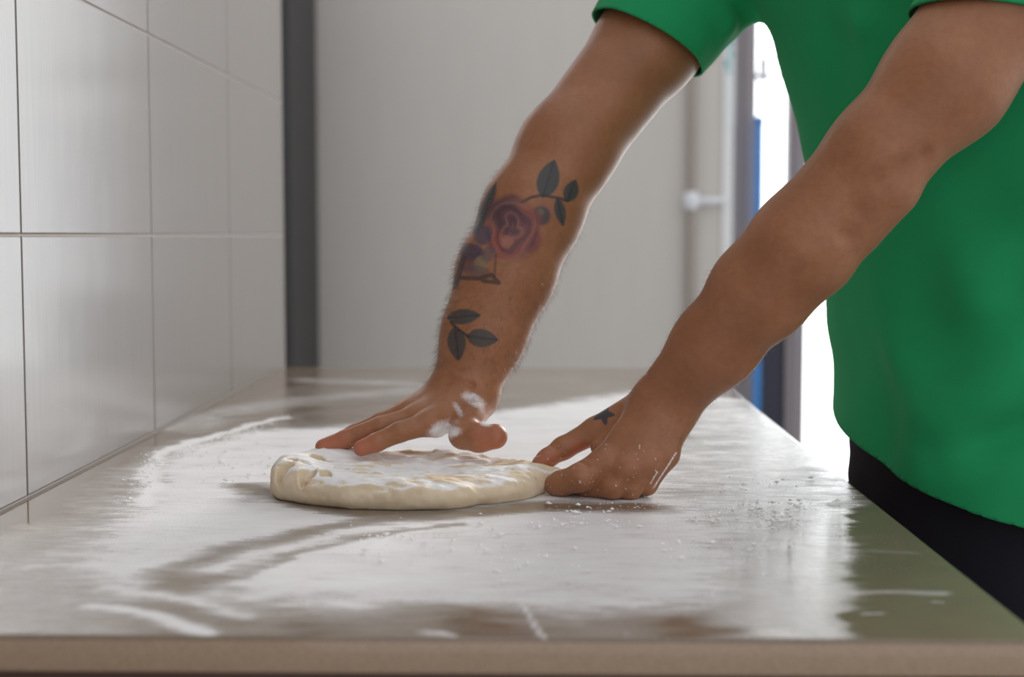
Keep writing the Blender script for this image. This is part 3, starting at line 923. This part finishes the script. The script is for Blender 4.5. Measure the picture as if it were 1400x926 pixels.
# blue flower and band at the outer side of the forearm
for (cx, cy, rx, ry, an, col, al) in ((660, 322, 12, 14, 0.3, BLUE, 0.75), (645, 345, 17, 12, 0.2, (0.028, 0.035, 0.085), 0.85), (640, 362, 14, 9, 0.2, (0.12, 0.045, 0.06), 0.7),
                                      (658, 360, 10, 10, 0, (0.25, 0.20, 0.12), 0.7), (668, 347, 9, 12, 0.5, (0.08, 0.075, 0.11), 0.6), (651, 371, 18, 8, 0.1, (0.10, 0.085, 0.10), 0.6)):
    ink(blob(cx, cy, rx, ry, an), col, al, on_far)
ink(lin([(630, 380), (655, 381), (672, 376), (682, 387), (660, 384)], 5), DTEAL, 0.75, on_far)
ink(lin([(678, 349), (676, 378)], 3), DTEAL, 0.5, on_far)
ink(lin([(634, 352), (628, 372), (622, 392)], 7), (0.02, 0.028, 0.05), 0.8, on_far)
for (a, b, w) in (((611, 435), (657, 431), 21), ((622, 447), (627, 493), 25), ((638, 460), (681, 465), 25)):
    lf, yy, xx = leaf(a, b, w, soft=1.6)
    ink(lf, TEAL, 0.86, on_far)
    ink(lf * (1 - sstep(0.5, 2.0, yy)), DTEAL, 0.8, on_far)
    ink(lf * sstep(0.5, 0.9, np.sin(xx * 30 - yy * 0.9)) * sstep(2, 4, yy), (0.06, 0.085, 0.09), 0.3, on_far)
ink(lin([(617, 441), (624, 449), (640, 460)], 3.5), DTEAL, 0.85, on_far)
# star on the near hand
sx, sy = 825.0, 566.0
an_ = np.arctan2(qy - sy, qx - sx) + 1.15; rr_ = np.hypot(qx - sx, (qy - sy))
seg_ = np.abs(((an_ / (2 * math.pi / 5)) % 1) - 0.5) * 2          # 1 at points, 0 between
ink(1 - sstep(-1.2, 1.2, rr_ - (8.0 + 8.5 * seg_ ** 1.4)), (0.020, 0.040, 0.062), 0.92, on_near)
cattr(me, 'tattoo', tat)

# flour and painted finger highlights on the skin, blood-red finger tips
flr_glints = np.zeros(len(bv))
def dust(cx, cy, rx, ry, an, amp, sel):
    global flr_glints
    wq = 0.25 + 1.1 * fbm(bv * np.array([60, 60, 220]), 3)
    flr_glints = np.maximum(flr_glints, np.where(sel, blob(cx, cy, rx, ry, an, 0.75) * amp * wq, 0))
fh = (bv[:, 1] > 1.335) & (bv[:, 2] < 1.02) & (qx < 720)
dust(647, 546, 17, 8, 0.45, 1.0, fh)
dust(608, 589, 22, 13, -0.25, 1.0, fh)
dust(626, 560, 5, 13, -0.5, 0.6, fh)
dust(664, 580, 10, 4, 0.2, 0.8, fh)
nh = (bv[:, 1] < 1.36) & (bv[:, 2] < 1.05) & (qx > 700)
sp = fbm(bv * 420, 2)
flr_glints = np.maximum(flr_glints, np.where(nh & (qx < 900), sstep(0.70, 0.80, sp) * sstep(585, 615, qy) * 0.6, 0))
flr_glints = np.maximum(flr_glints, np.where(nh, np.maximum(lin([(925, 618), (914, 636), (893, 668)], 1.6, 1.2), lin([(899, 645), (889, 662)], 1.4, 1.2)) * 0.8, 0))  # pale lines on the curled fingers are edge highlights put into the colour
attr(me, 'flour', np.clip(flr_glints, 0, 1))
red = np.zeros(len(bv))
for (t, r) in ((T(450, 610, 1.38), 0.035), (T(497, 613, 1.36), 0.026), (T(672, 597, 1.35), 0.028), (T(745, 630, 1.33), 0.022), (T(790, 612, 1.335), 0.016), (T(470, 600, 1.405), 0.03)):
    red = np.maximum(red, 1 - sstep(0.2 * r, r, np.linalg.norm(bv - t, axis=1)))
attr(me, 'red', red)

m = MAT('skin')
co = m.coord()
n1 = m.noise(co, 18, 4); n2 = m.noise(co, 160, 4, 0.65)
sk = m.mix(m.rng(n1, 0.3, 0.7), (0.315, 0.128, 0.056), (0.385, 0.165, 0.078))
sk = m.mix(m.math('MULTIPLY', m.rng(n2, 0.35, 0.7), 0.35), sk, (0.26, 0.098, 0.045))
sk = m.mix(m.math('MULTIPLY', m.att('red'), 0.6), sk, (0.50, 0.155, 0.095))
tc, ta = m.att('tattoo', True)
sk = m.mix(m.math('MULTIPLY', ta, 0.94), sk, tc)
fl2 = m.rng(m.math('ADD', m.att('flour'), m.math('MULTIPLY', m.math('SUBTRACT', m.noise(co, 400, 3), 0.5), 0.5)), 0.15, 0.85)  # mask of flour plus the painted finger highlights
m.l(m.mix(fl2, sk, (0.80, 0.76, 0.76)), m.b.inputs['Base Color'])
m.set(Roughness=0.44)
m.b.inputs['Specular IOR Level'].default_value = 0.42
m.b.inputs['Sheen Weight'].default_value = 0.10
m.b.inputs['Sheen Roughness'].default_value = 0.35
m.b.inputs['Subsurface Weight'].default_value = 0.10
m.b.inputs['Subsurface Radius'].default_value = (1.0, 0.35, 0.2)
m.b.inputs['Subsurface Scale'].default_value = 0.004
wv = m.noise(m.coord((1, 1, 2.2)), 260, 4, 0.6)
m.bump(m.math('ADD', m.math('MULTIPLY', wv, 0.8), m.math('MULTIPLY', n2, 0.8)), 0.28, 0.0011)
M_skin = m.m
person = empty('person', (0.46, 1.49, 0.0))
tag(person, 'person in green short-sleeved shirt and dark trousers leaning over the worktop to knead dough', 'person')
bo = new_obj('body', me, M_skin)
keep_parent(bo, person)
bo['label'] = 'bare tanned arms and hands, one forearm with a rose tattoo'

# finger nails: thin curved plates on the visible thumb tips
def nail(name, c, fwd, up, L, W):
    fwd = Vector(fwd).normalized(); up = Vector(up); up = (up - fwd * up.dot(fwd)).normalized(); side = fwd.cross(up)
    bm = bmesh.new(); rows = []
    for i in range(7):
        t = i / 6 * 2 - 1
        rows.append([bm.verts.new(Vector(c) + fwd * (t * L * 0.5) + side * (s * W * 0.5 * math.sqrt(max(0.05, 1 - abs(t) ** 4))) + up * (-0.0016 * s * s)) for s in (-1, -0.5, 0, 0.5, 1)])
    for i in range(6):
        for k in range(4):
            f = bm.faces.new((rows[i][k], rows[i][k + 1], rows[i + 1][k + 1], rows[i + 1][k])); f.smooth = True
    me = bpy.data.meshes.new(name); bm.to_mesh(me); bm.free()
    o = new_obj(name, me, M_nail); keep_parent(o, person)
    sd = o.modifiers.new('thick', 'SOLIDIFY'); sd.thickness = 0.0006
M_nail = simple('nail', (0.52, 0.27, 0.19), 0.3, 0.04, 200)
a, b = T(748, 627, 1.331), T(737, 633.5, 1.328)
nail('fingernail', a * 0.25 + b * 0.75 + np.array([-0.002, 0.0, 0.0068]), b - a, (-0.45, 0.25, 0.85), 0.012, 0.010)

# short hairs on both forearms
hv, hf = [], []
def hairs(a, b, n, ymin, ymax, L, zmax):
    a = np.array(a); b = np.array(b); ax = (b - a) / np.linalg.norm(b - a)
    t = ((bv - a) @ ax) / np.linalg.norm(b - a)
    dd = np.linalg.norm(bv - a - np.outer((bv - a) @ ax, ax), axis=1)
    cand = np.nonzero((t > 0.0) & (t < 1.05) & (dd < 0.07) & (bv[:, 1] > ymin) & (bv[:, 1] < ymax) & (bv[:, 2] < zmax))[0]
    w = np.clip(t[cand], 0.08, 1) ** 1.3; w /= w.sum()
    for i in RNG.choice(cand, n, p=w):
        p = bv[i]; nn = bn[i]
        d = nn * 0.75 + ax * 0.55 + RNG.normal(0, 0.25, 3); d /= np.linalg.norm(d)
        l = L * RNG.uniform(0.5, 1.2)
        s1 = np.cross(d, nn + 0.01); s1 /= np.linalg.norm(s1) + 1e-9
        s2 = np.cross(d, s1)
        r = 0.00009
        k = len(hv)
        mid = p + d * l * 0.55; tip = p + d * l + ax * l * 0.22
        for q, rr in ((p - nn * 0.0004, r), (mid, r * 0.8)):
            hv.extend([q + s1 * rr, q - s1 * rr * 0.5 + s2 * rr * 0.87, q - s1 * rr * 0.5 - s2 * rr * 0.87])
        hv.append(tip)
        for e in range(3):
            f = (e + 1) % 3
            hf.append((k + e, k + f, k + 3 + f, k + 3 + e)); hf.append((k + 3 + e, k + 3 + f, k + 6))
hairs(T(760, 230, 1.49), T(636, 528, 1.428), 5200, 1.35, 1.56, 0.0080, 1.26)
hairs(T(1150, 290, 1.24), T(905, 556, 1.318), 1500, 1.18, 1.37, 0.0045, 1.20)
me = bpy.data.meshes.new('arm_hair')
me.from_pydata([tuple(v) for v in hv], [], hf)
o = new_obj('arm_hair', me, simple('hair_brown', (0.20, 0.125, 0.08), 0.3, 0.1, 300))
keep_parent(o, person); o['kind'] = 'stuff'

# ---- shirt
shirt_rows = [(0.80, .458, 1.49, .200, .150, A2), (0.93, .458, 1.49, .197, .147, A2), (1.00, .458, 1.488, .188, .138, A2 + 0.05), (1.06, .455, 1.485, .180, .134, A2 + 0.1),
              (1.20, .450, 1.475, .186, .135, A1 - 0.1), (1.33, .418, 1.468, .196, .130, A1), (1.42, .385, 1.46, .178, .105, A1), (1.475, .375, 1.45, .085, .07, A1)]
torsoG = Loft(shirt_rows)
cuffR0, cuffR1 = T(1000, -62, 1.598), T(862, 92, 1.555)
slR = Grp([Cone(shR, T(905, 36, 1.572), 0.070, 0.067), Cone(T(905, 36, 1.572), cuffR1, 0.067, 0.063)], 0.01)
cuffL0, cuffL1 = shL, T(1325, 68, 1.243)
slL = Grp([Cone(shL, T(1385, -20, 1.252), 0.070, 0.064), Cone(T(1385, -20, 1.252), cuffL1, 0.064, 0.061)], 0.01)
shirtG = Grp([Grp([torsoG, Cone(shR, neck0 + np.array([0, 0, -0.03]), 0.066, 0.07), Cone(shL, neck0 + np.array([0, 0, -0.03]), 0.066, 0.07)], 0.05), slR, slL], 0.02)
folds = [   # creases: two end points on the near side of the shirt, width, depth (+ ridge, - groove)
    (T(1250, 250, 1.32), T(1330, 420, 1.33), 0.022, 0.007), (T(1290, 230, 1.31), T(1400, 330, 1.31), 0.018, -0.006),
    (T(1170, 420, 1.40), T(1280, 600, 1.35), 0.025, 0.007), (T(1160, 470, 1.42), T(1200, 610, 1.40), 0.016, -0.006),
    (T(1400, 420, 1.31), T(1230, 500, 1.34), 0.02, -0.005), (T(1400, 520, 1.31), T(1240, 560, 1.34), 0.022, 0.006),
    (T(1400, 590, 1.32), T(1280, 620, 1.34), 0.016, -0.006), (T(1150, 405, 1.43), T(1230, 470, 1.36), 0.014, -0.005),
    (T(1130, 60, 1.42), T(1120, 200, 1.42), 0.016, -0.006), (T(1160, 40, 1.38), T(1150, 180, 1.38), 0.015, 0.006),
    (T(1200, 20, 1.35), T(1160, 120, 1.37), 0.014, -0.006), (T(985, -10, 1.53), T(1015, 12, 1.54), 0.012, -0.006),
    (T(960, -15, 1.53), T(995, 30, 1.54), 0.011, 0.005), (T(850, 20, 1.52), T(950, 60, 1.52), 0.012, 0.003)]
def shirt_fn(p, d):
    for a, b, w, h in folds:
        q, t = seg_dist(p, a, b)
        d = d - 2.0 * h * np.exp(-(q / (1.35 * w)) ** 2)
    v = (p - np.array([0.3, 1.3, 1.2], np.float32)).astype(np.float32)
    rot = np.stack([v[:, 0] * 0.7 + v[:, 2] * 0.7, v[:, 1], -v[:, 0] * 0.7 + v[:, 2] * 0.7], 1)
    low = sstep(1.3, 1.0, p[:, 2]) if False else 1 - sstep(1.05, 1.35, p[:, 2])
    d = d - (fbm(rot * np.array([5, 5, 11], np.float32) + 31, 2) - 0.5) * (0.022 + 0.020 * low)
    return d
sv, sq = polygonise(shirtG, (-0.05, 1.08, 0.76), (0.74, 1.78, 1.58), 0.0036, shirt_fn)
me = np_mesh('shirt', sv, sq)
bm = bmesh.new(); bm.from_mesh(me)
# hem
hn = Vector((0.20, -0.22, 1.0)).normalized()
res = bmesh.ops.bisect_plane(bm, geom=list(bm.verts) + list(bm.edges) + list(bm.faces), plane_co=Vector((0.30, 1.50, 0.942)), plane_no=-hn, clear_outer=True)
# neck opening
nn_ = Vector(hd(-0.03, 0, -0.05) - neck0).normalized()
bmesh.ops.bisect_plane(bm, geom=[g for g in list(bm.verts) + list(bm.edges) + list(bm.faces) if (g.co if isinstance(g, bmesh.types.BMVert) else (g.calc_center_median() if isinstance(g, bmesh.types.BMFace) else (g.verts[0].co + g.verts[1].co) / 2)).z > 1.44 and abs((g.verts[0].co.y if not isinstance(g, bmesh.types.BMVert) else g.co.y) - 1.45) < 0.075], plane_co=Vector(neck0) + nn_ * 0.052, plane_no=nn_, clear_outer=True)
# cuffs
def cut_cuff(ax, at, sl):
    ax = Vector(ax).normalized(); pc = Vector(at)
    bm.verts.ensure_lookup_table()
    co = np.array([v.co[:] for v in bm.verts], np.float32)
    near = (sl.ev(co) < torsoG.ev(co) - 0.0) & (((co - np.array(pc)) @ np.array(ax)) > -0.012) & (np.linalg.norm(co - np.array(pc), axis=1) < 0.16)
    fs = [f for f in bm.faces if all(near[v.index] for v in f.verts)]
    geom = set(fs)
    for f in fs: geom.update(f.edges); geom.update(f.verts)
    bmesh.ops.bisect_plane(bm, geom=list(geom), plane_co=pc, plane_no=ax, clear_outer=True)
    bm.verts.index_update()
cut_cuff((-0.475, -0.12, -0.88), T(880, 57, 1.565), slR)
cut_cuff((-0.16, -0.1, -0.98), T(1352, 7, 1.20), slL)
bmesh.ops.remove_doubles(bm, verts=list(bm.verts), dist=0.0009)
loose = [v for v in bm.verts if not v.link_faces]
bmesh.ops.delete(bm, geom=loose, context='VERTS')
bm.to_mesh(me); bm.free()
me.polygons.foreach_set('use_smooth', np.ones(len(me.polygons), bool))
m = MAT('green_cotton')
co = m.coord()
wv = m.noise(m.coord((1, 1, 1)), 900, 2)
n3 = m.noise(co, 14, 4)
m.l(m.mix(n3, (0.010, 0.275, 0.092), (0.014, 0.33, 0.118)), m.b.inputs['Base Color'])
m.set(Roughness=0.85)
m.b.inputs['Sheen Weight'].default_value = 0.04
m.b.inputs['Specular IOR Level'].default_value = 0.25
m.bump(wv, 0.25, 0.0006)
M_green = m.m
shirt = new_obj('shirt', me, M_green)
keep_parent(shirt, person)
shirt['label'] = 'green cotton short-sleeved shirt'
sd = shirt.modifiers.new('cloth thickness', 'SOLIDIFY'); sd.thickness = 0.0022; sd.offset = 1

# ---- trousers, shoes, hair
s2 = np.array([0.35, -0.94, 0])
pel = [(0.72, .475, 1.49, .160, .115, A2), (0.86, .470, 1.49, .172, .124, A2), (0.96, .462, 1.49, .165, .118, A2), (1.02, .458, 1.488, .155, .110, A2)]
hipA = np.array([.475, 1.49, .80]) + s2 * 0.085; hipB = np.array([.475, 1.49, .80]) - s2 * 0.085
def leg(hp, kx, ay):
    return Grp([Cone(hp, (kx, hp[1], 0.50), 0.088, 0.068), Cone((kx, hp[1], 0.50), (kx + 0.03, ay, 0.075), 0.068, 0.054)], 0.03)
troG = Grp([Loft(pel), leg(hipA, .50, 1.39), leg(hipB, .455, 1.60)], 0.03)
def tro_fn(p, d): return d - (fbm(p * np.array([9, 9, 22], np.float32) + 11, 3) - 0.5) * 0.014
tv_, tq_ = polygonise(troG, (0.22, 1.18, 0.0), (0.78, 1.82, 1.06), 0.006, tro_fn)
me = np_mesh('trousers', tv_, tq_)
bm = bmesh.new(); bm.from_mesh(me)
bmesh.ops.bisect_plane(bm, geom=list(bm.verts) + list(bm.edges) + list(bm.faces), plane_co=(0, 0, 0.05), plane_no=(0, 0, -1), clear_outer=True)
bm.to_mesh(me); bm.free()
me.polygons.foreach_set('use_smooth', np.ones(len(me.polygons), bool))
M_navy = simple('navy_denim', (0.008, 0.008, 0.016), 0.85, 0.25, 300)
tr = new_obj('trousers', me, M_navy); keep_parent(tr, person)
tr['label'] = 'dark navy trousers'
for (ax_, ay) in ((.53, 1.39), (.485, 1.60)):
    g = Grp([Cone((ax_ + 0.03, ay, 0.045), (ax_ - 0.06, ay, 0.042), 0.042, 0.040, (0, 0, 1), 0.95), Cone((ax_ - 0.06, ay, 0.038), (ax_ - 0.15, ay, 0.034), 0.042, 0.034, (0, 0, 1), 0.75), Cone((ax_, ay, 0.06), (ax_, ay, 0.10), 0.045, 0.042)], 0.02)
    v, q = polygonise(g, (ax_ - 0.22, ay - 0.08, -0.03), (ax_ + 0.12, ay + 0.08, 0.18), 0.006)
    v[:, 2] = np.maximum(v[:, 2], 0.001)
    o = new_obj('shoe', np_mesh('shoe', v, q), M_dark); keep_parent(o, person)
g = Grp([Ell(hd(-0.020, 0, 0.042), (0.100, 0.082, 0.092), HA)], 0)
v, q = polygonise(g, head_c - 0.16, head_c + 0.18, 0.004, lambda p, d: np.maximum(d - (fbm(p * 60, 3) - 0.5) * 0.012, -((p - hd(0.03, 0, 0.02).astype(np.float32)) @ (HA[2] * 0.75 - HA[0] * -0.9).astype(np.float32))))
o = new_obj('hair', np_mesh('hair', v, q), simple('hair_dark', (0.03, 0.02, 0.015), 0.6, 0.3, 200, stretch=(4, 1, 1))); keep_parent(o, person)
for s_ in (-0.032, 0.032):
    v, q = polygonise(Ell_group := Grp([Ell(hd(0.083, s_, 0.008), (0.011, 0.013, 0.008), HA)]), hd(0.083, s_, 0.008) - 0.03, hd(0.083, s_, 0.008) + 0.03, 0.002)
    o = new_obj('eye', np_mesh('eye', v, q), M_clip); keep_parent(o, person)
